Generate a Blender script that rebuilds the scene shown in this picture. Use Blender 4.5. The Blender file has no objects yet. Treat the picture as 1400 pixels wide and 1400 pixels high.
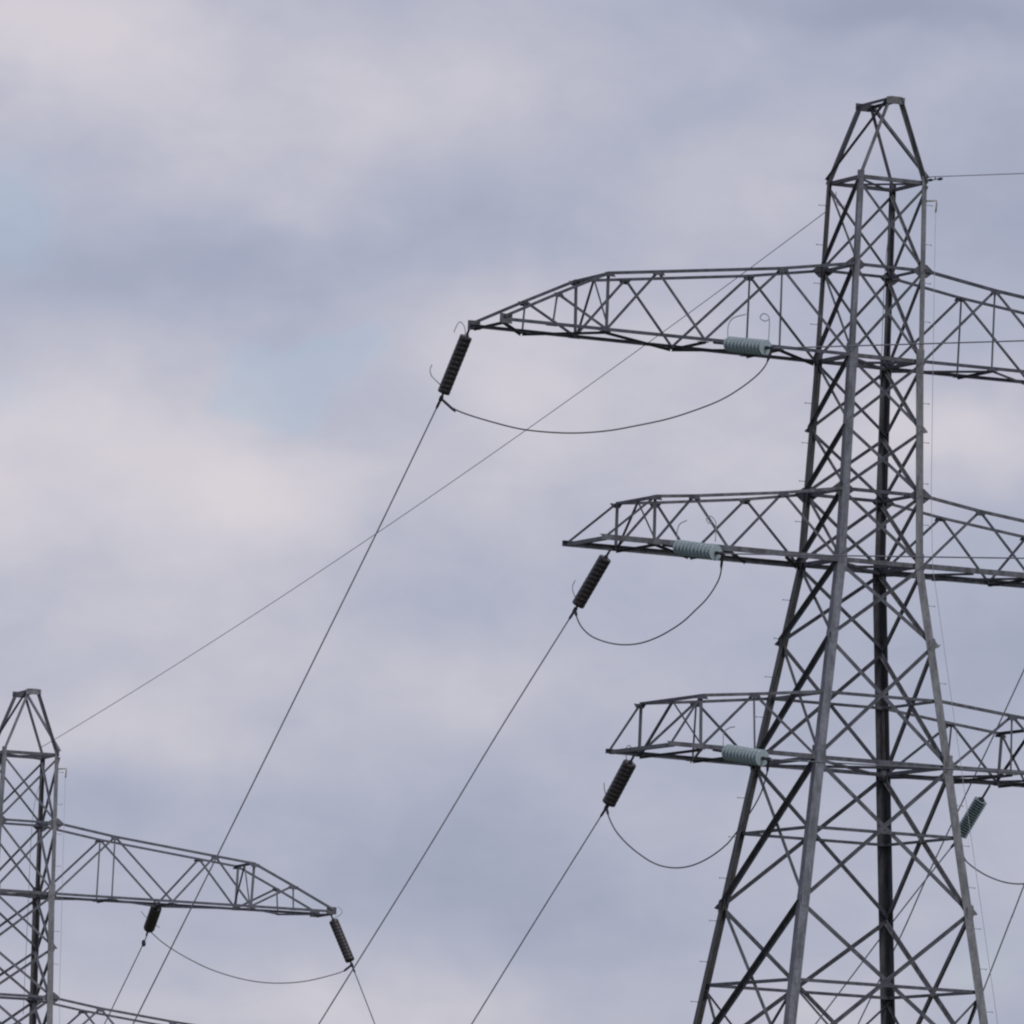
import bpy, math, random
from mathutils import Vector, Matrix
random.seed(7)
scene = bpy.context.scene
COL = scene.collection
V = Vector
PI = math.pi

# ------------------------------------------------------------------ helpers
class MB:
    """collects shapes and links them as one mesh object"""
    def __init__(self):
        self.v = []; self.f = []; self.sm = []

    def prism(self, p0, p1, ax, ay, prof):
        """closed profile (list of (x, y) in axes ax, ay) swept from p0 to p1"""
        n = len(prof); b = len(self.v)
        for p in (p0, p1):
            for (x, y) in prof:
                self.v.append(p + ax * x + ay * y)
        for i in range(n):
            j = (i + 1) % n
            self.f.append((b + i, b + j, b + n + j, b + n + i))
        self.f.append(tuple(b + i for i in reversed(range(n))))
        self.f.append(tuple(b + n + i for i in range(n)))

    def angle(self, p0, p1, n, s, s2=None, t=0.012, flip=1, off=0.0, out=False, ext=0.0):
        """rolled steel angle: one flange in the plane with normal n, the other standing on it"""
        s2 = s if s2 is None else s2
        p0 = V(p0); p1 = V(p1); d = (p1 - p0).normalized()
        p0 = p0 - d * ext; p1 = p1 + d * ext
        n = V(n); n = (n - d * n.dot(d)).normalized()
        a = d.cross(n) * flip
        k = 1 if out else -1
        o = n * off
        prof = [(-s / 2, 0), (s / 2, 0), (s / 2, k * t), (-s / 2 + t, k * t), (-s / 2 + t, k * s2), (-s / 2, k * s2)]
        self.prism(p0 + o, p1 + o, a, n, prof)

    def leg_angle(self, p0, p1, sx, sy, s, t=0.016):
        """corner angle with its flanges running along +-x and +-y from the corner"""
        p0 = V(p0); p1 = V(p1)
        X = V((-sx, 0, 0)); Y = V((0, -sy, 0))
        self.prism(p0, p1, X, Y, [(0, 0), (s, 0), (s, t), (t, t), (t, s), (0, s)])

    def box(self, c, ax, ay, az, hx, hy, hz):
        c = V(c)
        self.prism(c - az * hz, c + az * hz, ax, ay, [(-hx, -hy), (hx, -hy), (hx, hy), (-hx, hy)])

    def plate(self, c, n, a, prof, t=0.012):
        """flat plate: profile in axes a and n x a"""
        n = V(n).normalized(); a = V(a); a = (a - n * a.dot(n)).normalized(); b = n.cross(a); c = V(c)
        self.prism(c - n * t / 2, c + n * t / 2, a, b, prof)

    def tube(self, pts, r, n=8, caps=True):
        pts = [V(p) for p in pts]; b0 = len(self.v); m = len(pts)
        prev = None
        for i, p in enumerate(pts):
            d = (pts[min(i + 1, m - 1)] - pts[max(i - 1, 0)]).normalized()
            if prev is None:
                h = V((0, 0, 1)) if abs(d.z) < 0.9 else V((1, 0, 0))
                a = d.cross(h).normalized()
            else:
                a = (prev - d * prev.dot(d)).normalized()
            prev = a; c = d.cross(a)
            rr = r[i] if isinstance(r, (list, tuple)) else r
            for k in range(n):
                w = 2 * PI * k / n
                self.v.append(p + (a * math.cos(w) + c * math.sin(w)) * rr)
        for i in range(m - 1):
            for k in range(n):
                q = (k + 1) % n
                self.sm.append(len(self.f))
                self.f.append((b0 + i * n + k, b0 + i * n + q, b0 + (i + 1) * n + q, b0 + (i + 1) * n + k))
        if caps:
            self.f.append(tuple(b0 + k for k in reversed(range(n))))
            self.f.append(tuple(b0 + (m - 1) * n + k for k in range(n)))

    def lathe(self, p, d, prof, n=24):
        """profile of (distance along d, radius) turned about the axis p + d"""
        p = V(p); d = V(d).normalized()
        h = V((0, 0, 1)) if abs(d.z) < 0.9 else V((1, 0, 0))
        a = d.cross(h).normalized(); c = d.cross(a); b0 = len(self.v)
        for (s, r) in prof:
            for k in range(n):
                w = 2 * PI * k / n
                self.v.append(p + d * s + (a * math.cos(w) + c * math.sin(w)) * r)
        for i in range(len(prof) - 1):
            for k in range(n):
                q = (k + 1) % n
                self.sm.append(len(self.f))
                self.f.append((b0 + i * n + k, b0 + i * n + q, b0 + (i + 1) * n + q, b0 + (i + 1) * n + k))
        self.f.append(tuple(b0 + k for k in reversed(range(n))))
        self.f.append(tuple(b0 + (len(prof) - 1) * n + k for k in range(n)))

    def build(self, name, mat, parent=None, origin=None):
        o0 = V(origin) if origin is not None else V((0, 0, 0))
        me = bpy.data.meshes.new(name)
        me.from_pydata([tuple(p - o0) for p in self.v], [], self.f)
        if self.sm:
            fl = [False] * len(self.f)
            for i in self.sm: fl[i] = True
            me.polygons.foreach_set('use_smooth', fl)
        me.update(); me.materials.append(mat)
        o = bpy.data.objects.new(name, me); COL.objects.link(o)
        if parent is not None: o.parent = parent
        o.location = o0
        return o

def thing(name, label, cat, loc=(0, 0, 0), rz=0.0, group=None):
    o = bpy.data.objects.new(name, None); COL.objects.link(o)
    o.empty_display_size = 0.5
    o.location = loc; o.rotation_euler = (0, 0, rz)
    o['label'] = label; o['category'] = cat
    if group: o['group'] = group
    return o

def tag(o, label, cat, group=None):
    o['label'] = label; o['category'] = cat
    if group: o['group'] = group
    return o

def smooth_path(pts, per=6):
    """Catmull-Rom curve through the points"""
    pts = [V(p) for p in pts]; out = []
    for i in range(len(pts) - 1):
        a = pts[max(i - 1, 0)]; b = pts[i]; c = pts[i + 1]; d = pts[min(i + 2, len(pts) - 1)]
        for k in range(per):
            t = k / per
            out.append(0.5 * ((2 * b) + (c - a) * t + (2 * a - 5 * b + 4 * c - d) * t * t + (3 * b - a - 3 * c + d) * t ** 3))
    out.append(pts[-1])
    return out

# ------------------------------------------------------------------ materials
def lin(c):
    return tuple(((x / 255) / 12.92 if x <= 10 else ((x / 255 + 0.055) / 1.055) ** 2.4) for x in c) + (1.0,)

def steel(name, base, dark, rough=0.62, streak=0.5, rust=0.0, metal=0.0):
    m = bpy.data.materials.new(name); m.use_nodes = True
    nt = m.node_tree; bs = nt.nodes['Principled BSDF']
    tc = nt.nodes.new('ShaderNodeTexCoord')
    mp = nt.nodes.new('ShaderNodeMapping'); mp.inputs['Scale'].default_value = (5.0, 5.0, 0.9)
    nt.links.new(tc.outputs['Object'], mp.inputs['Vector'])
    n1 = nt.nodes.new('ShaderNodeTexNoise'); n1.inputs['Scale'].default_value = 1.3; n1.inputs['Detail'].default_value = 6
    nt.links.new(mp.outputs['Vector'], n1.inputs['Vector'])
    n2 = nt.nodes.new('ShaderNodeTexNoise'); n2.inputs['Scale'].default_value = 9.0; n2.inputs['Detail'].default_value = 4
    nt.links.new(tc.outputs['Object'], n2.inputs['Vector'])
    r1 = nt.nodes.new('ShaderNodeValToRGB')
    r1.color_ramp.elements[0].position = 0.38; r1.color_ramp.elements[0].color = (*dark, 1)
    r1.color_ramp.elements[1].position = 0.60; r1.color_ramp.elements[1].color = (*base, 1)
    nt.links.new(n1.outputs['Fac'], r1.inputs['Fac'])
    mx = nt.nodes.new('ShaderNodeMix'); mx.data_type = 'RGBA'; mx.blend_type = 'MULTIPLY'; mx.inputs['Factor'].default_value = streak
    r2 = nt.nodes.new('ShaderNodeValToRGB')
    r2.color_ramp.elements[0].position = 0.35; r2.color_ramp.elements[0].color = (0.55, 0.55, 0.55, 1)
    r2.color_ramp.elements[1].position = 0.6; r2.color_ramp.elements[1].color = (1, 1, 1, 1)
    nt.links.new(n2.outputs['Fac'], r2.inputs['Fac'])
    nt.links.new(r1.outputs['Color'], mx.inputs['A']); nt.links.new(r2.outputs['Color'], mx.inputs['B'])
    last = mx.outputs['Result']
    if rust > 0:
        n3 = nt.nodes.new('ShaderNodeTexNoise'); n3.inputs['Scale'].default_value = 2.2; n3.inputs['Detail'].default_value = 8
        nt.links.new(mp.outputs['Vector'], n3.inputs['Vector'])
        r3 = nt.nodes.new('ShaderNodeValToRGB')
        r3.color_ramp.elements[0].position = 0.56; r3.color_ramp.elements[0].color = (0, 0, 0, 1)
        r3.color_ramp.elements[1].position = 0.7; r3.color_ramp.elements[1].color = (rust, rust, rust, 1)
        nt.links.new(n3.outputs['Fac'], r3.inputs['Fac'])
        m2 = nt.nodes.new('ShaderNodeMix'); m2.data_type = 'RGBA'
        m2.inputs['B'].default_value = (0.11, 0.065, 0.04, 1)
        nt.links.new(r3.outputs['Color'], m2.inputs['Factor']); nt.links.new(last, m2.inputs['A'])
        last = m2.outputs['Result']
    nt.links.new(last, bs.inputs['Base Color'])
    bs.inputs['Roughness'].default_value = rough; bs.inputs['Metallic'].default_value = metal
    return m

def plain(name, col, rough=0.5, metal=0.0, trans=0.0, noise=0.25, scale=20):
    m = bpy.data.materials.new(name); m.use_nodes = True
    nt = m.node_tree; bs = nt.nodes['Principled BSDF']
    tc = nt.nodes.new('ShaderNodeTexCoord')
    n1 = nt.nodes.new('ShaderNodeTexNoise'); n1.inputs['Scale'].default_value = scale; n1.inputs['Detail'].default_value = 3
    nt.links.new(tc.outputs['Object'], n1.inputs['Vector'])
    r1 = nt.nodes.new('ShaderNodeValToRGB')
    r1.color_ramp.elements[0].position = 0.3; r1.color_ramp.elements[0].color = (*[c * (1 - noise) for c in col], 1)
    r1.color_ramp.elements[1].position = 0.7; r1.color_ramp.elements[1].color = (*[min(1, c * (1 + noise)) for c in col], 1)
    nt.links.new(n1.outputs['Fac'], r1.inputs['Fac']); nt.links.new(r1.outputs['Color'], bs.inputs['Base Color'])
    bs.inputs['Roughness'].default_value = rough; bs.inputs['Metallic'].default_value = metal
    bs.inputs['Transmission Weight'].default_value = trans; bs.inputs['IOR'].default_value = 1.5
    return m

NEAR = dict(
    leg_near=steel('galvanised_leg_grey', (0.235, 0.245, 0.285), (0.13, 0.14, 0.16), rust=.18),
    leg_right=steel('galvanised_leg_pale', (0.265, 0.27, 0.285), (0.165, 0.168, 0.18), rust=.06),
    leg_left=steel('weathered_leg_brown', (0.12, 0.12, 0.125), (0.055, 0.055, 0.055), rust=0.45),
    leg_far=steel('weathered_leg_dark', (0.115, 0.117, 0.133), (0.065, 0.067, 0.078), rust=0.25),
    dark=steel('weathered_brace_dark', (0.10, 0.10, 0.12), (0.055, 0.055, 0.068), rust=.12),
    shade_lift=steel('weathered_brace_shade_lift', (0.165, 0.165, 0.19), (0.095, 0.095, 0.11), rust=.12),  # paler than dark, colour lifted to offset shade on the side-face braces
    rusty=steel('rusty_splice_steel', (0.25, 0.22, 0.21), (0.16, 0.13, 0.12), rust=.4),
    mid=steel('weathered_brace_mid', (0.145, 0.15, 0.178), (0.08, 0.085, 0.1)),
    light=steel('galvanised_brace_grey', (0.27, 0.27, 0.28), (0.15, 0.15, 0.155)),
    chord=steel('crossarm_chord_steel', (0.11, 0.116, 0.15), (0.06, 0.065, 0.083)),
    sill=steel('crossarm_sill_steel', (0.175, 0.18, 0.205), (0.095, 0.1, 0.112)),
)
FAR_HAZED = dict(  # distant tower: steel colours paled to stand in for air haze
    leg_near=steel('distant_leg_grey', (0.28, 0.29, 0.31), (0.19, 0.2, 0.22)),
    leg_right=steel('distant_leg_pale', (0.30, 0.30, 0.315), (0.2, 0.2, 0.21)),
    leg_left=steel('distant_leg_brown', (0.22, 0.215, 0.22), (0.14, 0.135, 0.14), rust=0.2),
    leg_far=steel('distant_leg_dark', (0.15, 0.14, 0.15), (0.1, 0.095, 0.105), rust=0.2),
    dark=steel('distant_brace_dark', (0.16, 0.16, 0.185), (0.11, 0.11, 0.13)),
    shade_lift=steel('distant_brace_shade_lift', (0.2, 0.2, 0.225), (0.13, 0.13, 0.15)),
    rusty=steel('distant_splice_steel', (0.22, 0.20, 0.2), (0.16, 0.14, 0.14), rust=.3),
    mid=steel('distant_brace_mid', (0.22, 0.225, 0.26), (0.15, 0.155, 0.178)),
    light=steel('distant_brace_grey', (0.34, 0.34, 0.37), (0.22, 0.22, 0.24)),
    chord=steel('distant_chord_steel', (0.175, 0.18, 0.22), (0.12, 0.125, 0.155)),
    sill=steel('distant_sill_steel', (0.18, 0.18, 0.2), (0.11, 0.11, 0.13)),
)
M_CAP = plain('insulator_cap_iron', (0.05, 0.05, 0.055), 0.6)
M_BROWN = plain('brown_glazed_porcelain', (0.042, 0.034, 0.038), 0.35)
M_GLASS = plain('toughened_glass', (0.30, 0.40, 0.42), 0.16, trans=0.4, noise=0.08)
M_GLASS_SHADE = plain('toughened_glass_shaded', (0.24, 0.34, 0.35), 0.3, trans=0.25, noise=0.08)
M_RIM_GLINT = plain('glass_rim_glint', (0.44, 0.53, 0.56), 0.12, noise=0.05)  # pale colour standing in for light glinting on the disc edges
M_HORN = plain('galvanised_rod', (0.42, 0.42, 0.45), 0.5)
M_WIRE = plain('weathered_aluminium_strand', (0.24, 0.245, 0.27), 0.6, scale=3)
M_JUMP = plain('jumper_strand', (0.13, 0.133, 0.145), 0.6, scale=6)
M_EARTH = plain('earth_strand', (0.38, 0.38, 0.42), 0.6, scale=3)
M_CLIP = plain('clamp_iron', (0.045, 0.045, 0.055), 0.6)
M_ROPE = plain('fall_arrest_rope', (0.5, 0.5, 0.56), 0.55)
M_BRACKET = plain('yellowed_bracket', (0.50, 0.48, 0.38), 0.55)

# ------------------------------------------------------------------ the lattice tower
# height (m) and half width (m) of the square body, for the tall tower; shorter towers stand `drop` lower
LEVELS = [(41.67, .934), (39.45, .965), (37.15, 1.018), (33.79, 1.09), (32.01, 1.173)]
TAPER = .1372
def half(z):
    if z <= LEVELS[-1][0]:
        return LEVELS[-1][1] + (LEVELS[-1][0] - z) * TAPER
    for (za, wa), (zb, wb) in zip(LEVELS, LEVELS[1:]):
        if z >= zb:
            return wb + (wa - wb) * (z - zb) / (za - zb)
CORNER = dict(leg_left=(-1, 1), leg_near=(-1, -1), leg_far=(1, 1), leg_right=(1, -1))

def lattice_pylon(label, loc, rz, M, drop=0.0, bolts=True):
    T = thing('lattice_pylon', label, 'pylon', loc, rz, 'lattice pylons of the power line')
    DZ = V((0, 0, -drop)); GROUND = drop            # in tower heights the ground lies at z = drop
    def B(mb, name, mat, parent=T, origin=(0, 0, 0)):
        mb.v = [p + DZ for p in mb.v]
        return mb.build(name, mat, parent)
    def C(s, z, k=1.0):
        w = half(z) * k
        return V((s[0] * w, s[1] * w, z))
    # --- legs: four corner angles, heavier towards the ground
    cuts = [41.82, 37.15, 32.01, 26.99, 19.3, 12.5, GROUND]
    cuts = [c for c in cuts if c >= GROUND]
    sizes = [.13, .20, .22, .235, .25, .27]
    legs = {}
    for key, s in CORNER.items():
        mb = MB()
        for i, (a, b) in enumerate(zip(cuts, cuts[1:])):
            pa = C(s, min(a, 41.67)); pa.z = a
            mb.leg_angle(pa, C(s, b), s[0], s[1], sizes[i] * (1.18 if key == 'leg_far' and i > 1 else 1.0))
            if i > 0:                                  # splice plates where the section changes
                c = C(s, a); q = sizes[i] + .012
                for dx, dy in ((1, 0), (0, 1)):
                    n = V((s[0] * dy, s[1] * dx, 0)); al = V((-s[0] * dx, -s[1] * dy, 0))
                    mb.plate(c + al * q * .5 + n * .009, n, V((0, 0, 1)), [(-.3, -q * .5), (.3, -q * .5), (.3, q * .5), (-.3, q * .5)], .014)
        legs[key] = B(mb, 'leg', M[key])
    s = CORNER['leg_far']                              # long rusty splice angle inside the rear leg
    mb = MB(); q = V((-.07, -.07, 0))
    mb.angle(C(s, 28.7) + q, C(s, 27.1) + q, V((-1, -1, 0)), .09, .05, .012, 1, 0)
    B(mb, 'splice_angle', M['rusty'], legs['leg_far'])
    mb = MB(); c = C(s, 26.95) + V((-.1, -.1, 0))
    mb.lathe(c - V((0, 0, .12)), V((0, 0, 1)), [(0, .13), (.14, .15), (.24, .10), (.28, .04)], 14)
    B(mb, 'splice_collar', M['mid'], legs['leg_far'])
    if bolts:
        for key, ax in (('leg_left', V((-1, .15, 0))), ('leg_right', V((1, .1, 0)))):
            z = 41.1
            while z > 18.0:
                mb = MB(); p = C(CORNER[key], z); d = ax.normalized()
                mb.tube([p, p + d * .17], .009, 6)
                mb.tube([p + d * .165, p + d * .185], .017, 6)
                B(mb, 'step_bolt', M_HORN, legs[key])
                z -= 1.02 + random.uniform(-.06, .06)
    # --- diagonal bracing in the four faces
    J = [41.6, 39.45, 37.15, 35.42, 33.79, 32.01, 30.04, 26.99, 23.4, 19.3, 14.6, 8.9, 2.0]
    J = [z for z in J if z > GROUND + 1.2]
    faces = [((-1, 1), (-1, -1), V((-1, 0, 0))), ((1, 1), (1, -1), V((1, 0, 0))),
             ((-1, -1), (1, -1), V((0, -1, 0))), ((-1, 1), (1, 1), V((0, 1, 0)))]
    for fi, (a, b, n) in enumerate(faces):
        for i, (zt, zb) in enumerate(zip(J, J[1:])):
            big = .05 * min(i, 8) / 8
            e1, e2 = C(a, zb + .06, .965), C(b, zt - .06, .965)
            g1, g2 = C(a, zt - .06, .965), C(b, zb + .06, .965)
            lo1, hi1, lo2, hi2 = e1, e2, g2, g1
            if fi < 2:                                 # the two faces square to the line: heavy members
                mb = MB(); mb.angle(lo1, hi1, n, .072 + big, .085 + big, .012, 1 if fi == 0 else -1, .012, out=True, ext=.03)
                B(mb, 'diagonal_brace', M['shade_lift'])
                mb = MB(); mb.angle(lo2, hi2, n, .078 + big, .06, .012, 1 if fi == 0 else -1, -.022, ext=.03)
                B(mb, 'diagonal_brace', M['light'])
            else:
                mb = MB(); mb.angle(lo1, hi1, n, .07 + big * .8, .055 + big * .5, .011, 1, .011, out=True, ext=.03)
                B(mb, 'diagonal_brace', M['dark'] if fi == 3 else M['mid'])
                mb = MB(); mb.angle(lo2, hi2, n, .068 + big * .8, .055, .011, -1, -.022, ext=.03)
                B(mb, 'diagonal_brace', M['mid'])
    # --- horizontal rings
    rings = [(41.66, .10, 'dark'), (39.45, .075, 'chord'), (37.15, .10, 'dark'), (33.79, .085, 'chord'), (32.01, .115, 'dark'),
             (28.64, .075, 'mid'), (26.99, .10, 'mid'), (25.24, .075, 'mid'), (21.43, .08, 'mid'), (17.0, .085, 'mid'), (11.8, .09, 'mid')]
    for z, s, mk in rings:
        if z < GROUND + 1.5: continue
        for fi, (a, b, n) in enumerate(faces):
            mb = MB(); mb.angle(C(a, z, .985), C(b, z, .985), n, s, min(s, .07), .012, 1 if fi in (1, 3) else -1, -.04)
            B(mb, 'horizontal_brace', M['sill'] if (fi == 2 and z in (41.66, 37.15, 32.01)) else M[mk])
    # --- plan bracing inside the rings
    for z, s in ((41.58, .045), (37.06, .06), (31.92, .065), (26.9, .065)):
        if z < GROUND: continue
        for k, (a, b) in enumerate((((-1, -1), (1, 1)), ((-1, 1), (1, -1)))):
            mb = MB(); mb.angle(C(a, z, .95), C(b, z, .95), V((0, 0, -1)), s, s, .01, 1, -.03 * k)
            B(mb, 'plan_brace', M['dark'])
    # --- redundant struts in the wide lower panels
    for zc, zb in ((21.43, 19.3), (17.0, 14.6), (11.8, 8.9)):
        if zb < GROUND + 1.5: continue
        for fi, (a, b, n) in enumerate(faces):
            for p, q in ((a, b), (b, a)):
                c = (C(a, zc) + C(b, zc)) * .5
                end = c.lerp(C(p, zb + .06, .965), .55)
                mb = MB(); mb.angle(C(p, zc - .1, .98), end, n, .055, .05, .01, 1, -.055)
                B(mb, 'redundant_strut', M['dark'] if fi != 2 else M['mid'])
    # --- gusset plates
    for key, s in CORNER.items():
        for z, hw, hh in ((39.43, .30, .17), (33.77, .33, .19)):
            c = C(s, z); n = V((0, s[1], 0))
            for nn, al in ((n, V((1, 0, 0))),):
                mb = MB(); mb.plate(c - nn * .03 + V((-s[0] * .02, 0, 0)), nn, al, [(-hw, 0), (-.09, -hh), (.09, -hh), (hw, 0), (.09, hh), (-.09, hh)], .012)
                B(mb, 'gusset_plate', M['dark'] if key != 'leg_right' else M['mid'])
        for z, sz in ((35.42, .10), (30.04, .115), (26.99, .14), (23.4, .13), (19.3, .13)):
            if z < GROUND + 1: continue
            c = C(s, z)
            mb = MB(); mb.plate(c + V((-s[0] * .08, s[1] * .022, 0)), V((0, s[1], 0)), V((0, 0, 1)),
                                [(-sz * 1.5, -.06), (-sz, -sz * .8), (sz, -sz * .8), (sz * 1.5, -.06), (sz, sz * .6), (-sz, sz * .6)], .014)
            mb.plate(c + V((s[0] * .022, -s[1] * .08, 0)), V((s[0], 0, 0)), V((0, 0, 1)),
                     [(-sz * 1.5, -.06), (-sz, -sz * .7), (sz, -sz * .7), (sz * 1.5, -.06), (sz, sz * .7), (-sz, sz * .7)], .014)
            B(mb, 'gusset_plate', M[key])
            if s in ((-1, 1), (1, -1)):                # bracket ears standing off the side legs
                mb = MB(); d = V((s[0], s[1] * .2, 0)).normalized()
                mb.plate(c + d * .02, d.cross(V((0, 0, 1))), d, [(-.05, -.07), (.04, -.07), (.11, -.05), (.11, -.025), (.0, .10), (-.05, .10)], .02)
                B(mb, 'bracket_ear', M['dark'] if s == (-1, 1) else M['light'])
    # --- the earth wire peak: four raking legs to a narrow ridge, with one diagonal on each long side
    def top(s): return V((s[0] * .185, s[1] * .87, 43.69))
    for key, s in CORNER.items():
        n = V((s[0], 0, .38))
        mb = MB(); mb.angle(C(s, 41.68), top(s), n, .14, .09, .012, s[0] * s[1], 0, ext=.04)
        B(mb, 'peak_leg', M['light'] if s[1] < 0 else M['dark'])  # near peak legs get the pale steel so they look lit
    for sx, mk in ((-1, 'dark'), (1, 'mid')):
        lo, hi = (V(C((sx, 1), 41.75)), top((sx, -1))) if sx < 0 else (V(C((sx, -1), 41.75)), top((sx, 1)))
        mb = MB(); mb.angle(lo, hi, V((sx, 0, .38)), .085, .07, .011, sx, .012, out=True)
        B(mb, 'peak_brace', M[mk])
    for sx in (-1, 1):
        mb = MB(); mb.angle(top((sx, 1)), top((sx, -1)), V((sx, 0, 0)), .075, .07, .011, -sx, .012, ext=.05)
        B(mb, 'peak_ridge', M['dark'] if sx < 0 else M['mid'])
    for sy in (-1, 1):
        mb = MB(); mb.plate(V((0, sy * .885, 43.67)), V((0, sy, 0)), V((1, 0, 0)), [(-.25, -.10), (.25, -.10), (.25, .07), (.12, .09), (-.12, .09), (-.25, .07)], .03)
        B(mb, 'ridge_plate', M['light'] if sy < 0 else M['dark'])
    # --- crossarms
    # top and bottom nodes along the arm: (distance from the tower axis, height)
    ARMS = [
        dict(top=[(.965, 39.45), (2.96, 39.13), (6.35, 38.72), (7.69, 38.56), (9.04, 37.92), (10.42, 37.24)],
             bot=[(1.018, 37.15), (2.95, 37.15), (5.0, 37.15), (7.66, 37.17), (9.1, 37.18), (10.42, 37.17)],
             kink=(7.69, 38.56, 7.66, 37.17),
             web=[((1.018, 37.15), (2.96, 39.13)), ((2.96, 39.13), (5.0, 37.15)), ((5.0, 37.15), (6.35, 38.72)), ((6.35, 38.72), (7.66, 37.17)),
                  ((7.66, 37.17), (9.04, 37.92))],
             post=[(2.96, 39.13, 2.95, 37.15), (7.69, 38.56, 7.66, 37.17), (9.04, 37.92, 9.1, 37.18)],
             plan=[(1.018, 2.95), (2.95, 2.95), (2.95, 5.0), (5.0, 5.0), (5.0, 7.66), (7.66, 9.1), (9.1, 10.42), (10.42, 10.42)], ct=.075, cb=.085, w=(.965, 1.018, .95)),
        dict(top=[(1.09, 33.79), (2.73, 33.53), (5.17, 33.24), (6.22, 33.14)],
             bot=[(1.173, 32.01), (4.17, 32.0), (6.2, 32.0), (7.58, 32.02)],
             kink=(6.22, 33.14, 6.2, 32.0),
             web=[((1.173, 32.01), (2.73, 33.53)), ((2.73, 33.53), (4.17, 32.0)), ((4.17, 32.0), (5.17, 33.24)), ((5.17, 33.24), (6.2, 32.0))],
             post=[(6.22, 33.14, 6.2, 32.0)], rake=(6.22, 33.14, 7.5, 32.05),
             plan=[(1.173, 2.6), (2.6, 4.17), (4.17, 4.17), (4.17, 6.2), (6.2, 6.2)], ct=.075, cb=.14, w=(1.09, 1.173, 1.173)),
        dict(top=[(1.605, 28.64), (3.56, 28.42), (5.03, 28.27)],
             bot=[(1.845, 26.99), (3.53, 26.99), (5.0, 27.0), (5.84, 27.02)],
             kink=(5.03, 28.27, 5.0, 27.0),
             web=[((1.845, 26.99), (3.56, 28.42)), ((3.56, 28.42), (5.0, 27.0))],
             post=[(3.56, 28.42, 3.53, 26.99), (5.03, 28.27, 5.0, 27.0)], rake=(5.03, 28.27, 5.8, 27.05),
             plan=[(1.845, 3.53), (3.53, 3.53), (3.53, 5.0), (5.0, 5.0)], ct=.075, cb=.115, w=(1.605, 1.845, 1.845)),
    ]
    for side in (-1, 1):
        for ai, A in enumerate(ARMS):
            wt, wb, we = A['w']
            umax = A['bot'][-1][0]; u0t = A['top'][0][0]; u0b = A['bot'][0][0]
            def tp(u, z, sy): return V((side * u, sy * (wt + (wb - wt) * max(0, (u - u0t)) / (umax - u0t)), z))
            def bt(u, z, sy): return V((side * u, sy * (wb + (we - wb) * max(0, (u - u0b)) / (umax - u0b)), z))
            # the arm itself: its four long chords
            mb = MB()
            for sy in (-1, 1):
                for (a, b) in zip(A['top'], A['top'][1:]):
                    mb.angle(tp(*a, sy), tp(*b, sy), V((0, sy, 0)), A['ct'], A['ct'], .012, side * sy, .015, ext=.02)
                mb.angle(bt(*A['bot'][0], sy), bt(*A['bot'][-1], sy), V((0, sy, 0)), A['cb'], A['cb'] * .9, .014, -side * sy, .015, ext=.06)
            arm = B(mb, 'crossarm', M['sill' if ai else 'chord'])
            for sy in (-1, 1):
                n = V((0, sy, 0)); rear = sy > 0
                for i, (a, b) in enumerate(A['web']):
                    pa = (bt if a in A['bot'] else tp)(*a, sy); pb = (bt if b in A['bot'] else tp)(*b, sy)
                    mb = MB(); mb.angle(pa, pb, n, .07, .05, .01, 1 if i % 2 else -1, -.012 - .012 * (i % 2))
                    B(mb, 'web_brace', M['mid' if (i % 2) == rear else 'chord'], arm)
                for i, (ua, za, ub, zb) in enumerate(A['post']):
                    mb = MB(); mb.angle(tp(ua, za, sy), bt(ub, zb, sy), n, .05 if i != len(A['post']) - 2 + (ai > 0) else .085, .05, .01, 1, -.03)
                    B(mb, 'post', M['mid'], arm)
                if 'rake' in A:
                    ua, za, ub, zb = A['rake']
                    mb = MB(); mb.angle(tp(ua, za, sy), bt(ub, zb, sy), n, .06, .05, .011, 1, -.01)
                    B(mb, 'end_rake', M['chord'], arm)
                else:
                    e = bt(*A['bot'][-1], sy)              # nose plate where the chords meet
                    mb = MB(); mb.plate(e + V((0, sy * .03, .02)), n, V((side, 0, 0)), [(-.2, -.1), (.13, -.12), (.13, .12), (-.2, .13)], .016)
                    B(mb, 'nose_plate', M['sill'], arm)
                for (u, z) in A['top'][1:-1] + A['top'][-1:] * (ai > 0):
                    mb = MB(); mb.plate(tp(u, z - .05, sy) + n * .03, n, V((side, 0, 0)), [(-.17, .04), (-.1, -.07), (.1, -.07), (.17, .04)], .012)
                    B(mb, 'joint_plate', M['chord'], arm)
                for (u, z) in A['bot'][1:-1]:
                    mb = MB(); mb.plate(bt(u, z, sy) - V((0, sy * .05, .05)), V((0, 0, 1)), V((side, 0, 0)), [(-.16, -.07), (.16, -.07), (.10, .06), (-.10, .06)], .012)
                    B(mb, 'joint_plate', M['dark'], arm)
            # sway frame at the kink: tie across the top and an inverted V down to the two bottom chords
            ku, kz, bu, bz = A['kink']
            mb = MB(); mb.angle(tp(ku, kz, -1), tp(ku, kz, 1), V((side, 0, 0)), .075, .07, .012, 1, -.02)
            B(mb, 'cross_tie', M['chord'], arm)
            mid = (tp(ku, kz, -1) + tp(ku, kz, 1)) * .5
            for sy in (-1, 1):
                mb = MB(); mb.angle(mid + V((0, 0, -.03)), bt(bu, bz, sy), V((side, 0, 0)), .075 if ai == 2 and sy > 0 else .05, .045, .01, sy, -.035)
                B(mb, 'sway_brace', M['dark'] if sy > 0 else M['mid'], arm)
            # zigzag between the bottom chords
            zb = A['bot'][0][1] - .05
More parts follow.
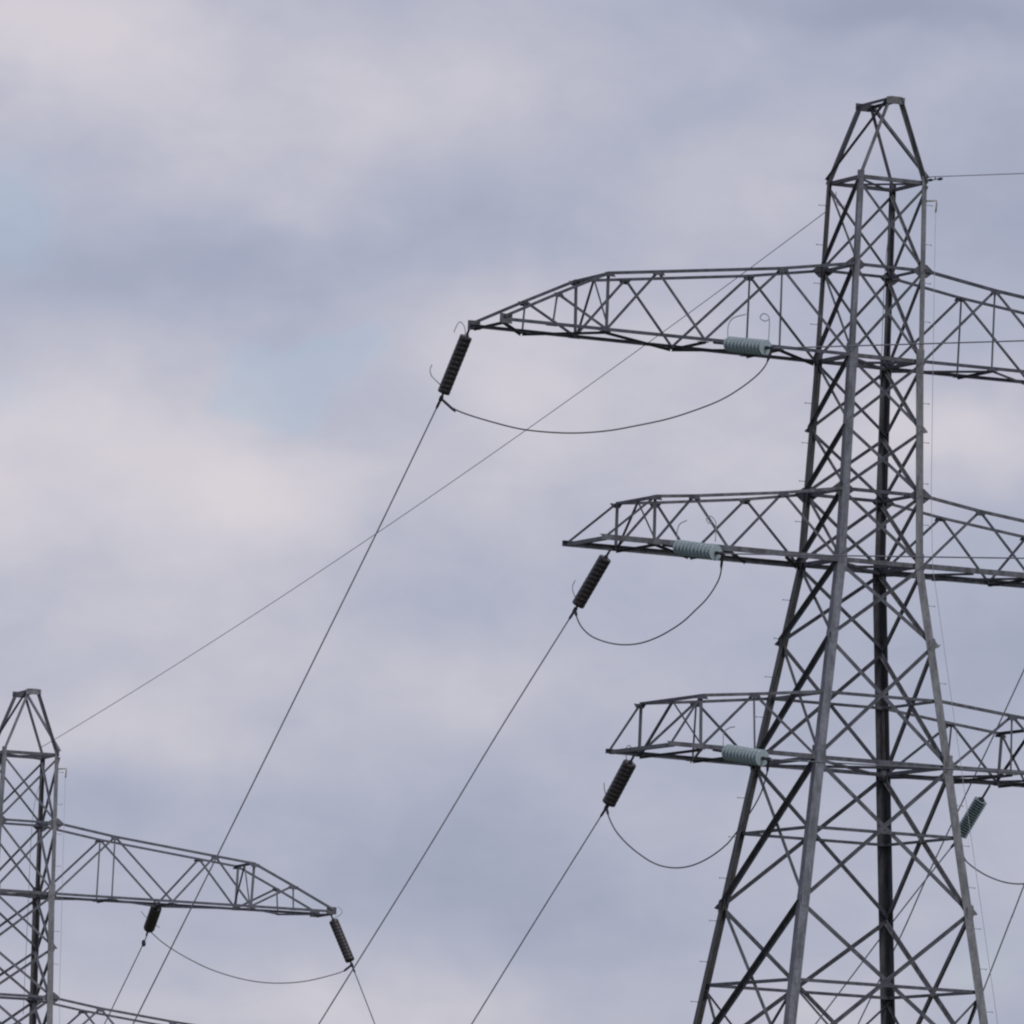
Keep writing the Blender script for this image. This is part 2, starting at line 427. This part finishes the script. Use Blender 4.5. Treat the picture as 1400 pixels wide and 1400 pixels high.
            for i, (ua, ub) in enumerate(A['plan']):
                if ua == ub:
                    a, b = bt(ua, zb, -1), bt(ub, zb, 1)
                else:
                    a, b = bt(ua, zb, 1), bt(ub, zb, -1)
                    if i in (2, 5) and ai != 2: a, b = bt(ua, zb, -1), bt(ub, zb, 1)
                mb = MB(); mb.angle(a, b, V((0, 0, -1)), .075, .06, .01, 1, -.012 * (i % 2), out=True)
                B(mb, 'plan_brace', M['dark'], arm)
            # outrigger end beam of the two lower arms
            if 'rake' in A:
                e = A['bot'][-1]
                mb = MB(); mb.angle(bt(e[0] - .05, e[1] - .02, -1), bt(e[0] - .05, e[1] - .02, 1), V((side, 0, 0)), .10, .09, .012, 1, .01)
                B(mb, 'end_beam', M['sill'], arm)
    # --- concrete muffs at the feet
    for key, s in CORNER.items():
        c = C(s, GROUND + .02)
        mb = MB(); mb.lathe(V((c.x, c.y, GROUND - .3)), V((0, 0, 1)), [(0, .55), (.75, .5), (.85, .34)], 20)
        B(mb, 'footing', M_BRACKET)
    return T

# measured attachment points (m): strings as (crossarm eye, conductor clamp), wires as points along their run
S_far1 = ((-1.268, 233.071, 30.260), (-1.885, 233.671, 28.570))
S_far2 = ((2.454, 234.918, 25.090), (1.678, 235.518, 23.654))
S_far3 = ((3.292, 235.994, 20.080), (2.698, 236.594, 18.851))
S_near1 = ((4.821, 233.498, 30.260), (6.196, 231.748, 29.980))
S_near2 = ((3.782, 232.879, 25.110), (5.188, 231.129, 24.796))
S_near3 = ((5.242, 232.787, 20.110), (6.532, 231.037, 19.813))
S_right3 = ((12.381, 239.963, 20.071), (11.671, 240.563, 18.743))
far_wire_1 = [(-1.885, 233.671, 28.570), (-3.246, 234.614, 25.452), (-4.727, 235.607, 22.151), (-6.897, 237.047, 17.331), (-8.726, 238.236, 13.319), (-14.342, 241.888, 1.000)]
far_wire_2 = [(1.678, 235.518, 23.654), (-0.070, 236.423, 20.611), (-1.811, 237.356, 17.464), (-4.233, 238.605, 13.219), (-11.205, 242.201, 1.000)]
far_wire_3 = [(2.698, 236.594, 18.851), (1.150, 237.396, 16.140), (-0.402, 238.209, 13.381), (-7.367, 241.855, 1.000)]
right_wire_3 = [(11.671, 240.563, 18.743), (10.286, 241.119, 16.816), (8.494, 241.869, 14.213), (-0.602, 245.677, 1.000)]
right_wire_2 = [(13.383, 237.900, 23.765), (13.046, 238.151, 22.921), (12.127, 238.820, 20.666), (10.959, 239.651, 17.850), (10.394, 240.082, 16.388), (9.543, 240.671, 14.379), (3.876, 244.594, 1.000)]
right_wire_1 = [(15.943, 238.900, 25.461), (13.418, 241.213, 17.640), (13.171, 241.431, 16.897), (12.617, 241.925, 15.210), (7.949, 246.089, 1.000)]
NEAR_1 = ((6.196, 231.748, 29.980), 0.0429)
NEAR_2 = ((5.188, 231.129, 24.796), 0.0568)
NEAR_3 = ((6.532, 231.037, 19.813), 0.0659)
EW = ((9.977, 235.885, 34.710), -0.2019)
jump_1 = [(-1.885, 233.671, 28.570), (-1.677, 233.614, 28.391), (-1.197, 233.504, 28.183), (-0.099, 233.265, 27.898), (0.627, 233.109, 27.806), (1.439, 232.937, 27.789), (2.245, 232.764, 27.863), (2.957, 232.608, 28.006), (3.703, 232.443, 28.186), (4.373, 232.290, 28.418), (4.988, 232.146, 28.684), (5.457, 232.025, 28.982), (5.853, 231.913, 29.314), (6.071, 231.834, 29.605), (6.196, 231.748, 29.980)]
jump_2 = [(1.678, 235.518, 23.654), (1.740, 235.345, 23.440), (1.858, 235.142, 23.207), (2.065, 234.907, 22.995), (2.322, 234.670, 22.858), (2.649, 234.387, 22.758), (2.990, 234.099, 22.721), (3.345, 233.794, 22.756), (3.695, 233.473, 22.871), (4.023, 233.148, 23.038), (4.348, 232.800, 23.257), (4.616, 232.468, 23.510), (4.850, 232.168, 23.745), (5.045, 231.853, 24.031), (5.167, 231.555, 24.333), (5.188, 231.129, 24.796)]
jump_3 = [(2.698, 236.594, 18.851), (2.760, 236.395, 18.620), (2.916, 236.092, 18.296), (3.105, 235.827, 18.049), (3.329, 235.554, 17.823), (3.588, 235.267, 17.616), (3.844, 234.998, 17.446), (4.116, 234.738, 17.333), (4.420, 234.461, 17.284), (4.720, 234.186, 17.307), (4.998, 233.915, 17.393), (5.290, 233.605, 17.549), (5.544, 233.305, 17.739), (5.760, 233.009, 17.963), (6.130, 232.374, 18.512), (6.395, 231.818, 19.023), (6.518, 231.313, 19.529), (6.532, 231.037, 19.813)]
jump_r = [(11.671, 240.563, 18.743), (11.839, 240.218, 18.281), (11.987, 240.046, 18.091), (12.332, 239.736, 17.847), (12.710, 239.428, 17.678), (13.049, 239.167, 17.603), (13.402, 238.898, 17.612), (13.922, 238.478, 17.766), (14.377, 238.034, 18.109), (14.655, 237.563, 18.641)]
S_p2tip = ((-5.281, 310.936, 20.270), (-4.528, 310.436, 18.670))
S_p2near = ((-10.993, 310.791, 20.320), (-11.300, 312.691, 19.632))
p2w1 = [(-4.528, 310.436, 18.670), (-3.680, 310.141, 16.759), (3.319, 307.712, 1.000)]
p2w2 = [(-11.300, 312.691, 19.632), (-11.460, 313.106, 19.190), (-12.392, 314.917, 17.237), (-12.767, 315.637, 16.454), (-20.175, 329.856, 1.000)]
jump_p2 = [(-4.528, 310.436, 18.670), (-4.759, 310.531, 18.473), (-5.255, 310.697, 18.291), (-5.967, 310.927, 18.102), (-6.685, 311.153, 18.009), (-7.457, 311.392, 18.009), (-8.261, 311.643, 18.128), (-9.120, 311.917, 18.367), (-9.814, 312.147, 18.660), (-10.464, 312.372, 19.002), (-10.917, 312.538, 19.304), (-11.300, 312.691, 19.632)]
P1_AT, P1_RZ = V((8.752, 236.364, 0)), .4125
P2_AT, P2_RZ = V((-15.489, 308.406, -8)), .300
pylon_a = lattice_pylon('large dark lattice pylon on the right, with both side arms and glass insulators', P1_AT, P1_RZ, NEAR, drop=6.83)
pylon_b = lattice_pylon('smaller, more distant lattice pylon cut off by the lower left corner', P2_AT, P2_RZ, FAR_HAZED, drop=8.78)

def add_fall_rope(T, drop):
    """fall arrest rope held off the right leg by a small pale bracket under the peak"""
    s = (1, -1); dz = V((0, 0, -drop))
    def c(z): w = half(z); return V((w, -w, z)) + dz
    d = V((.95, -.3, 0)).normalized()
    mb = MB(); p = c(41.2)
    mb.tube([p, p + d * .26 + V((0, 0, .03)), p + d * .27 + V((0, 0, -.02)), p + d * .25 + V((0, 0, -.27))], .022, 8)
    mb.build('rope_bracket', M_BRACKET, T)
    mb = MB()
    mb.tube([c(z) + d * .24 for z in (41.0, 37.15, 33.79, 32.01, 27, 22, max(18 - drop * 0, drop + 2))], .0065, 6)
    mb.build('fall_arrest_rope', M_ROPE, T)
    # copper-grey bonding tail hanging inside the top panel
    mb = MB(); w = .9
    a = V((w, w * .9, 41.25)) + dz
    mb.tube(smooth_path([a, a + V((-.10, -.12, -.35)), a + V((-.3, -.35, -.95)), a + V((-.42, -.5, -2.0)), a + V((-.4, -.5, -5.2)), a + V((-.38, -.5, -8.0))], 5), .008, 6)
    mb.build('bonding_cable', M_WIRE, T)
    mb = MB(); mb.lathe(a + V((0, 0, .12)), V((-.2, -.3, -1)), [(0, .03), (.06, .05), (.2, .05), (.26, .02)], 10)
    mb.build('bonding_clamp', M_CLIP, T)
    # curled spare tail under the ring by the left leg
    mb = MB(); b = V((-.93, .4, 41.4)) + dz
    mb.tube(smooth_path([b, b + V((.02, .0, -.22)), b + V((.08, .0, -.33)), b + V((.2, 0, -.36)), b + V((.3, 0, -.3))], 5), .009, 6)
    mb.build('bonding_tail', M_WIRE, T)
add_fall_rope(pylon_a, 6.83)
add_fall_rope(pylon_b, 8.78)

# ------------------------------------------------------------------ insulator strings
def insulator(name, label, a, b, kind, discs, rad, horns, group, glass=None):
    """string from the crossarm eye a to the conductor clamp b"""
    a = V(a); b = V(b); d = (b - a).normalized(); L = (b - a).length
    T = thing(name, label, 'insulator', a, 0, group)
    q0, q1 = (L * .24, L * .92) if kind == 'glass' else (L * .10, L * .91)
    for m1, m2, c1, c2 in ((-.05, q0, q0 - .05, q0 + .04), (q1, L + .02, L - .06, L + .05)):
        mb = MB(); mb.tube([d * m1, d * m2], .03, 8); mb.tube([d * c1, d * c2], .052, 10)
        mb.build('end_fitting', M_CLIP, T)
    mb = MB(); mb.tube([d * q0, d * q1], .045, 10); mb.build('core', M_CAP, T)
    pitch = (q1 - q0) / discs
    if kind == 'glass':
        prof = [(0.0, .05), (.006, rad * .55), (.014, rad * .93), (.024, rad), (.034, rad * .99), (.032, rad * .9), (.024, rad * .82), (.034, rad * .74), (.024, rad * .6), (.034, rad * .5), (.022, rad * .34), (.03, .05)]
    else:
        prof = [(0.0, .06), (pitch * .02, rad * .965), (pitch * .2, rad * .99), (pitch * .5, rad), (pitch * .9, rad * .99), (pitch * .985, rad * .96), (pitch * .95, .06)]
    me = None
    for i in range(discs):
        if me is None:
            mb = MB(); mb.lathe(V((0, 0, 0)), d, prof, 28)
            if kind == 'glass': pass
            o = mb.build('disc', (glass or M_GLASS) if kind == 'glass' else M_BROWN, T); me = o
        else:
            o = me.copy(); COL.objects.link(o); o.parent = T
        o.location = d * (q0 + pitch * (i + .1))
        if kind == 'glass':
            if i == 0:
                mc = MB(); mc.lathe(V((0, 0, 0)), d, [(-pitch * .62, .05), (-pitch * .58, .08), (-.02, .09), (-.004, .11 if glass is None else .09), (.010, .06)], 16)
                cap = mc.build('disc_cap', M_CAP, o); capsrc = cap
                if glass is None:
                    mr = MB(); mr.lathe(V((0, 0, 0)), d, [(.012, rad * .93), (.016, rad * 1.0), (.03, rad * 1.012), (.042, rad * 1.0), (.042, rad * .93)], 28)  # added bead that draws the glint around each glass disc
                    rim = mr.build('disc_rim_glint', M_RIM_GLINT, o)
            else:
                for src in ([capsrc, rim] if glass is None else [capsrc]):
                    c = src.copy(); COL.objects.link(c); c.parent = o
    for pts in horns:
        mb = MB(); mb.tube(smooth_path(pts, 6), .013, 6)
        mb.build('arcing_horn', M_HORN, T)
    return T

UP = V((0, 0, 1))
FARG = 'brown insulator strings'
GLG = 'glass insulator strings'
X = V((1, 0, 0))
insulator('insulator_string', 'dark brown insulator string at the tip of the long top left arm', *S_far1, 'porcelain', 12, .158,
          [[V((-.08, 0, -.2)), V((-.12, 0, .05)), V((-.24, 0, .17)), V((-.33, 0, .03)), V((-.37, 0, -.1))], [V((-.60, .5, -1.40)), V((-.75, .4, -1.28)), V((-.88, .4, -1.15)), V((-.92, .4, -1.0)), V((-.88, .4, -.88))]], FARG)
insulator('insulator_string', 'dark brown insulator string under the outer end of the middle left arm', *S_far2, 'porcelain', 11, .165,
          [[V((-.76, .5, -1.18)), V((-.84, .5, -1.0)), V((-.86, .5, -.85)), V((-.80, .5, -.70))]], FARG)
insulator('insulator_string', 'short dark brown insulator string below the end of the lowest left arm', *S_far3, 'porcelain', 10, .18,
          [[V((-.59, .5, -1.0)), V((-.66, .5, -.8)), V((-.68, .5, -.62))], [V((-.15, .2, -.05)), V((-.18, .2, .22)), V((-.1, .2, .32)), V((-.02, .2, .2))]], FARG)
def gh(L, tip):
    return [V((L * .24, -.3, .12)), V((L * .25, -.3, .40)), V((L * .32, -.3, .55)), V((L * .55, -.35, .66))]
insulator('insulator_string', 'pale green glass insulator string along the underside of the top left arm', *S_near1, 'glass', 11, .195,
          [[V((.30, -.4, .1)), V((.30, -.4, .40)), V((.42, -.5, .58)), V((.72, -.7, .66))],
           [V((1.28, -1.5, -.08)), V((1.28, -1.5, .40)), V((1.24, -1.5, .55)), V((1.12, -1.45, .60)), V((1.05, -1.4, .50)), V((1.16, -1.45, .42)), V((1.28, -1.5, .46))]], GLG)
insulator('insulator_string', 'pale green glass insulator string along the underside of the middle left arm', *S_near2, 'glass', 11, .195,
          [[V((.3, -.4, .1)), V((.3, -.4, .35)), V((.36, -.5, .5)), V((.52, -.6, .58))],
           [V((1.22, -1.5, .0)), V((1.22, -1.5, .38)), V((1.2, -1.5, .5)), V((1.08, -1.5, .62)), V((.98, -1.5, .55)), V((1.04, -1.5, .44)), V((1.12, -1.5, .48))]], GLG)
insulator('insulator_string', 'pale green glass insulator string across the left leg at the lowest left arm', *S_near3, 'glass', 11, .205,
          [[V((.2, -.4, .1)), V((.2, -.4, .4)), V((.32, -.5, .52)), V((.46, -.6, .55))]], GLG)
insulator('insulator_string', 'green glass insulator string slanting down beside the right leg under the lowest right arm', *S_right3, 'glass', 16, .18, [], GLG, M_GLASS_SHADE)
insulator('insulator_string', 'small dark brown insulator string at the right arm tip of the distant pylon', *S_p2tip, 'porcelain', 12, .158,
          [[V((.05, 0, -.1)), V((.3, 0, .05)), V((.33, 0, .2)), V((.2, 0, .3))]], FARG)
insulator('insulator_string', 'small foreshortened brown insulator string halfway along the arm of the distant pylon', *S_p2near, 'porcelain', 11, .19,
          [[V((.06, 1.6, -.62)), V((-.25, 1.4, -.42)), V((-.42, 1.4, -.28)), V((-.56, 1.4, -.12))]], FARG)

# ------------------------------------------------------------------ conductors
def cable(name, label, cat, pts, r, mat, group, clamps=(), per=8):
    mb = MB(); mb.tube(smooth_path(pts, per), r, 8)
    o = mb.build(name, mat, None, origin=pts[0])
    tag(o, label, cat, group)
    for (i, ln, rr) in clamps:
        p = V(pts[i]) - V(pts[0]); j = i + 1 if i + 1 < len(pts) else i - 1
        d = (V(pts[j]) - V(pts[i])).normalized()
        m = MB(); m.tube([p - d * .02, p + d * ln * .2, p + d * ln * .8, p + d * ln], [rr * .7, rr, rr, rr * .6], 8)
        m.build('clamp', M_CLIP, o)
    return o
def sagged(p0, az, length, slope, curve, steps=28):
    d = V((math.sin(az), -math.cos(az), 0)); out = []
    for i in range(steps + 1):
        s = length * (i / steps) ** 1.6
        out.append(V(p0) + d * s + V((0, 0, -slope * s + curve * s * s)))
    return out

DG = 'conductors dropping away from the pylons'
far_wires = [
    ('thin grey conductor falling steeply from the top left arm past the distant pylon', far_wire_1),
    ('thin grey conductor falling from the middle left arm towards the bottom edge', far_wire_2),
    ('short thin conductor falling from the lowest left arm to the bottom centre', far_wire_3),
    ('thin conductor slanting from the right glass insulator behind the tower legs', right_wire_3),
    ('thin conductor entering at the right edge and crossing behind the lowest right arm', right_wire_2),
    ('thin conductor in the lower right corner meeting the right leg', right_wire_1),
    ('faint conductor falling to the right from the distant pylon arm tip', p2w1),
    ('faint conductor falling left from the small foreshortened insulator of the distant pylon', p2w2),
]
for lb, pts in far_wires:
    w = cable('overhead_conductor', lb, 'power line', pts, .0185, M_WIRE, DG, [(0, .28, .035)])
    if 'small foreshortened' in lb:
        m = MB(); p = V(pts[1]) - V(pts[0]); m.lathe(p + V((0, 0, .12)), V((.1, -.1, -1)), [(0, .03), (.05, .065), (.16, .07), (.22, .03)], 12)
        m.build('vibration_damper', M_CLIP, w)

AZ = math.radians(40)
NG = 'conductors leading off to the right'
cable('overhead_conductor', 'level conductor running right from the top glass insulator across the tower', 'power line', sagged(NEAR_1[0], AZ, 90, NEAR_1[1], .00009), .017, M_WIRE, NG)
cable('overhead_conductor', 'level conductor running right from the middle glass insulator across the tower', 'power line', sagged(NEAR_2[0], AZ, 90, NEAR_2[1], .00014), .017, M_WIRE, NG)
cable('overhead_conductor', 'level conductor running right from the lowest glass insulator across the legs', 'power line', sagged(NEAR_3[0], AZ, 90, NEAR_3[1], .0002), .017, M_WIRE, NG)

EG = 'earth wires at the pylon peaks'
e = cable('earth_wire', 'fine earth wire leaving the right pylon peak towards the right edge', 'earth wire', sagged(V(EW[0]) + V((-.03, .03, .272)), AZ, 90, .0508, .00012), .012, M_EARTH, EG, [(0, .10, .03)])
m = MB(); d = V((math.sin(AZ), -math.cos(AZ), 0)); c = d * .36
m.tube([c + V((0, 0, -.02)), c + V((0, 0, -.09))], .016, 6); m.tube([c + V((0, 0, -.09)) - d * .2, c + V((0, 0, -.09)) + d * .2], .012, 6)
for sgn in (-1, 1):
    m.lathe(c + V((0, 0, -.09)) + d * (.10 * sgn), d * sgn, [(0, .02), (.03, .036), (.13, .036), (.17, .02)], 10)
m.build('vibration_damper', M_CLIP, e)

def loc(at, rz, p):
    return V(at) + V((math.cos(rz) * p[0] - math.sin(rz) * p[1], math.sin(rz) * p[0] + math.cos(rz) * p[1], p[2]))
a = loc(P1_AT, P1_RZ, (-.955, .93, 40.93 - 6.83)); b = loc(P2_AT, P2_RZ, (.77, .93, 41.98 - 8.78))
cable('earth_wire', 'long fine earth wire strung from the large pylon down to the distant pylon peak', 'earth wire',
      [a.lerp(b, i / 20) + V((0, 0, -.45 * 4 * (i / 20) * (1 - i / 20))) for i in range(21)], .0105, M_EARTH, EG, per=3)

JG = 'jumper loops under the arms'
J1 = jump_1
J2 = jump_2
J3 = jump_3
J4 = jump_r
J5 = jump_p2
for lb, pts, cl, r in (('wide shallow jumper loop hanging below the top left arm', J1, [(0, .5, .034), (len(J1) - 1, .35, .034)], .0185),
                 ('deep round jumper loop hanging below the middle left arm', J2, [(0, .2, .04), (len(J2) - 1, .45, .034)], .0185),
                 ('jumper loop below the lowest left arm running up beside the left leg', J3, [(0, .25, .036), (len(J3) - 1, .4, .034)], .0185),
                 ('jumper loop at the lower right edge beyond the right leg', J4, [(0, .2, .03)], .0185),
                 ('pale jumper loop below the arm of the distant pylon', J5, [(0, .35, .04)], .0175)):
    cable('jumper_cable', lb, 'jumper cable', pts, r, M_JUMP if pts is not J5 else M_WIRE, JG, cl)

# ------------------------------------------------------------------ ground
gm = bpy.data.materials.new('rough_pasture'); gm.use_nodes = True
nt = gm.node_tree; bs = nt.nodes['Principled BSDF']; bs.inputs['Roughness'].default_value = .95
tc = nt.nodes.new('ShaderNodeTexCoord')
n1 = nt.nodes.new('ShaderNodeTexNoise'); n1.inputs['Scale'].default_value = .02; n1.inputs['Detail'].default_value = 10
nt.links.new(tc.outputs['Object'], n1.inputs['Vector'])
r1 = nt.nodes.new('ShaderNodeValToRGB')
r1.color_ramp.elements[0].position = .35; r1.color_ramp.elements[0].color = (.035, .05, .02, 1)
r1.color_ramp.elements[1].position = .68; r1.color_ramp.elements[1].color = (.085, .10, .04, 1)
nt.links.new(n1.outputs['Fac'], r1.inputs['Fac']); nt.links.new(r1.outputs['Color'], bs.inputs['Base Color'])
S = 9000; N = 24
me = bpy.data.meshes.new('ground')
def dip(y):
    t = min(1, max(0, (y - 246) / 44)); return -8 * t * t * (3 - 2 * t)
xs = [-S + 2 * S * i / N for i in range(N + 1)]
ys = [-S, -3000, -800, -200, 0, 100, 200, 240] + [246 + 4 * i for i in range(12)] + [320, 420, 900, 3000, S]
vv = [(x, y, dip(y)) for y in ys for x in xs]
ff = [(j * (N + 1) + i, j * (N + 1) + i + 1, (j + 1) * (N + 1) + i + 1, (j + 1) * (N + 1) + i) for j in range(len(ys) - 1) for i in range(N)]
me.from_pydata(vv, [], ff); me.materials.append(gm)
g = bpy.data.objects.new('ground', me); COL.objects.link(g); g['kind'] = 'structure'

# ------------------------------------------------------------------ sky and light
SUN_EL, SUN_AZ = math.radians(38), math.radians(140)      # azimuth clockwise from +Y (the viewing direction)
world = bpy.data.worlds.new('World'); scene.world = world; world.use_nodes = True
nt = world.node_tree; nt.nodes.clear()
def N_(t, **k):
    n = nt.nodes.new(t)
    for a_, b_ in k.items(): setattr(n, a_, b_)
    return n
def math_(op, a, b=None, clamp=False):
    n = N_('ShaderNodeMath', operation=op, use_clamp=clamp)
    for i, q in enumerate((a, b)):
        if q is None: continue
        if isinstance(q, (int, float)): n.inputs[i].default_value = q
        else: nt.links.new(q, n.inputs[i])
    return n.outputs[0]
def vec_(op, a, b):
    n = N_('ShaderNodeVectorMath', operation=op)
    for i, q in enumerate((a, b)):
        if isinstance(q, tuple): n.inputs[i].default_value = q
        else: nt.links.new(q, n.inputs[i])
    return n.outputs['Value'] if op == 'DOT_PRODUCT' else n.outputs['Vector']
sky = N_('ShaderNodeTexSky', sky_type='NISHITA'); sky.sun_disc = False
sky.sun_elevation = SUN_EL; sky.sun_rotation = SUN_AZ; sky.air_density = 1.0; sky.dust_density = .5; sky.ozone_density = 1.5
tc = N_('ShaderNodeTexCoord'); sp = N_('ShaderNodeSeparateXYZ'); nt.links.new(tc.outputs['Generated'], sp.inputs[0])
# clouds lie on a far vertical sheet in every direction: bearing and elevation, in units of 17 milliradians
ydist = math_('MAXIMUM', math_('ABSOLUTE', sp.outputs['Y']), .15)
cx = math_('MULTIPLY', math_('DIVIDE', sp.outputs['X'], ydist), 59.09)
cz = math_('MULTIPLY', math_('DIVIDE', sp.outputs['Z'], ydist), 59.09)
cmb = N_('ShaderNodeCombineXYZ'); nt.links.new(cx, cmb.inputs[0]); nt.links.new(cz, cmb.inputs[1])
P = cmb.outputs[0]
def noise(vec, scale, detail, rough=.5, off=(0, 0, 0), dist=0.0):
    v = vec_('ADD', vec, off)
    n = N_('ShaderNodeTexNoise'); n.inputs['Scale'].default_value = scale; n.inputs['Detail'].default_value = detail
    n.inputs['Roughness'].default_value = rough; n.inputs['Distortion'].default_value = dist
    nt.links.new(v, n.inputs['Vector']); return n
wn = noise(P, .9, 3, .5, (11.3, 4.1, 2.0))
warp = vec_('MULTIPLY', vec_('SUBTRACT', wn.outputs['Color'], (.5, .5, .5)), (1.1, .8, 0))
PW = vec_('ADD', P, warp)
CLOUDS = [
    (-2.799, 8.929, 1.045, 0.591, 0.34),
    (-0.767, 8.747, 1.091, 0.500, 0.27),
    (-1.844, 8.209, 0.500, 0.318, 0.20),
    (-2.680, 6.621, 0.909, 0.545, 0.16),
    (-3.206, 6.182, 0.409, 0.455, 0.28),
    (-1.491, 6.194, 0.545, 0.386, 0.27),
    (-2.296, 6.271, 0.864, 0.455, 0.13),
    (-2.049, 5.915, 1.182, 0.636, 0.18),
    (-0.135, 7.019, 0.636, 0.500, 0.30),
    (2.855, 6.746, 0.773, 0.318, 0.45),
    (1.353, 6.536, 1.364, 0.682, 0.23),
    (-2.132, 7.547, 1.182, 0.273, -0.13),
    (-0.442, 7.697, 1.364, 0.227, -0.13),
    (2.512, 9.438, 1.273, 0.182, -0.35),
    (2.891, 8.087, 0.955, 0.682, -0.20),
    (3.000, 5.465, 1.182, 0.682, -0.24),
    (-2.553, 4.149, 0.909, 0.273, -0.13),
    (-0.161, 3.714, 1.455, 0.500, -0.30),
    (-0.988, 2.924, 1.273, 0.227, 0.32),
    (-2.440, 4.612, 1.000, 0.273, 0.24),
    (-0.588, 5.020, 0.818, 0.318, 0.15),
    (2.191, 3.051, 0.682, 0.273, 0.22),
    (-0.615, 5.569, 0.682, 0.273, -0.10),
    (-2.026, 5.456, 1.455, 0.909, 0.14),
    (-3.081, 9.055, 0.909, 0.409, 0.14),
    (0.867, 7.158, 0.727, 0.364, 0.10),
    (1.181, 8.330, 0.864, 0.455, 0.13),
]
GAPS = [
    (-3.267, 7.771, 0.341, 0.295, 0.70),
    (-1.277, 6.964, 0.341, 0.145, 0.70),
    (-1.065, 7.113, 0.273, 0.118, 0.70),
    (-1.497, 6.779, 0.236, 0.145, 0.45),
    (-3.137, 6.599, 0.273, 0.182, 0.30),
    (3.247, 3.374, 0.273, 0.273, 0.30),
]
def blobsum(lst, start):
    tot = start
    for (x, z, sx, sz, w) in lst:
        q = vec_('MULTIPLY', vec_('SUBTRACT', PW, (x, z, 0)), (1 / sx, 1 / sz, 0))
        ex = math_('EXPONENT', math_('MULTIPLY', vec_('DOT_PRODUCT', q, q), -1.0))
        ex = math_('MULTIPLY', ex, w)
        tot = ex if tot is None else math_('ADD', tot, ex)
    return tot
PS = vec_('MULTIPLY', P, (.75, 1.15, 1))
f1 = noise(PS, .75, 5, .52, (3.1, 7.7, 0)); f2 = noise(PS, 2.6, 7, .6, (9.2, 1.4, 5), .4)
fb = math_('ADD', math_('MULTIPLY', math_('SUBTRACT', f1.outputs['Fac'], .5), .62), math_('MULTIPLY', math_('SUBTRACT', f2.outputs['Fac'], .5), .24))
cover = math_('ADD', blobsum(CLOUDS, .41), fb)
ramp = N_('ShaderNodeValToRGB'); nt.links.new(cover, ramp.inputs['Fac'])
cr = ramp.color_ramp; cr.interpolation = 'B_SPLINE'
stops = [(0.0, (154, 160, 182)), (.2, (164, 169, 190)), (.4, (176, 179, 198)), (.6, (193, 192, 205)), (.8, (207, 203, 212)), (1.0, (219, 211, 217))]
while len(cr.elements) < len(stops): cr.elements.new(.5)
for el, (p_, c_) in zip(cr.elements, stops): el.position = p_; el.color = lin(c_)
gap = math_('MINIMUM', math_('MAXIMUM', math_('MULTIPLY', blobsum(GAPS, None), math_('ADD', math_('MULTIPLY', math_('SUBTRACT', f1.outputs['Fac'], .5), 2.2), 1.0)), .05), .36)
bg1 = N_('ShaderNodeBackground'); nt.links.new(ramp.outputs['Color'], bg1.inputs['Color']); bg1.inputs['Strength'].default_value = 1.0
bg2 = N_('ShaderNodeBackground'); nt.links.new(vec_('MULTIPLY', sky.outputs['Color'], (1.04, 1.0, 1.05)), bg2.inputs['Color']); bg2.inputs['Strength'].default_value = .09
mix = N_('ShaderNodeMixShader'); nt.links.new(gap, mix.inputs['Fac']); nt.links.new(bg1.outputs[0], mix.inputs[1]); nt.links.new(bg2.outputs[0], mix.inputs[2])
wo = N_('ShaderNodeOutputWorld'); nt.links.new(mix.outputs[0], wo.inputs['Surface'])

sl = bpy.data.lights.new('sun', 'SUN'); sl.energy = .8; sl.angle = math.radians(14); sl.color = (1.0, .96, .9)
so = bpy.data.objects.new('sun', sl); COL.objects.link(so)
sd = V((math.sin(SUN_AZ) * math.cos(SUN_EL), math.cos(SUN_AZ) * math.cos(SUN_EL), math.sin(SUN_EL)))
so.rotation_euler = (-sd).to_track_quat('-Z', 'Y').to_euler(); so.location = (60, -60, 80)

# ------------------------------------------------------------------ camera: long telephoto from the ground, slightly rolled
cam = bpy.data.cameras.new('camera'); cam.sensor_width = 36.0; cam.lens = 13000 / 1400 * 36.0
cam.clip_start = 1.0; cam.clip_end = 40000
co = bpy.data.objects.new('camera', cam); COL.objects.link(co)
pitch, roll = .10293, .04717
Fw = V((0, math.cos(pitch), math.sin(pitch))); R0 = V((1, 0, 0)); U0 = V((0, -math.sin(pitch), math.cos(pitch)))
R = R0 * math.cos(roll) + U0 * math.sin(roll); U = -R0 * math.sin(roll) + U0 * math.cos(roll)
mw = Matrix(((R.x, U.x, -Fw.x, 0), (R.y, U.y, -Fw.y, 0), (R.z, U.z, -Fw.z, 1.7), (0, 0, 0, 1)))
co.matrix_world = mw
scene.camera = co
scene.view_settings.view_transform = 'Standard'; scene.view_settings.look = 'None'; scene.view_settings.exposure = 0
scene.cycles.filter_width = 2.2
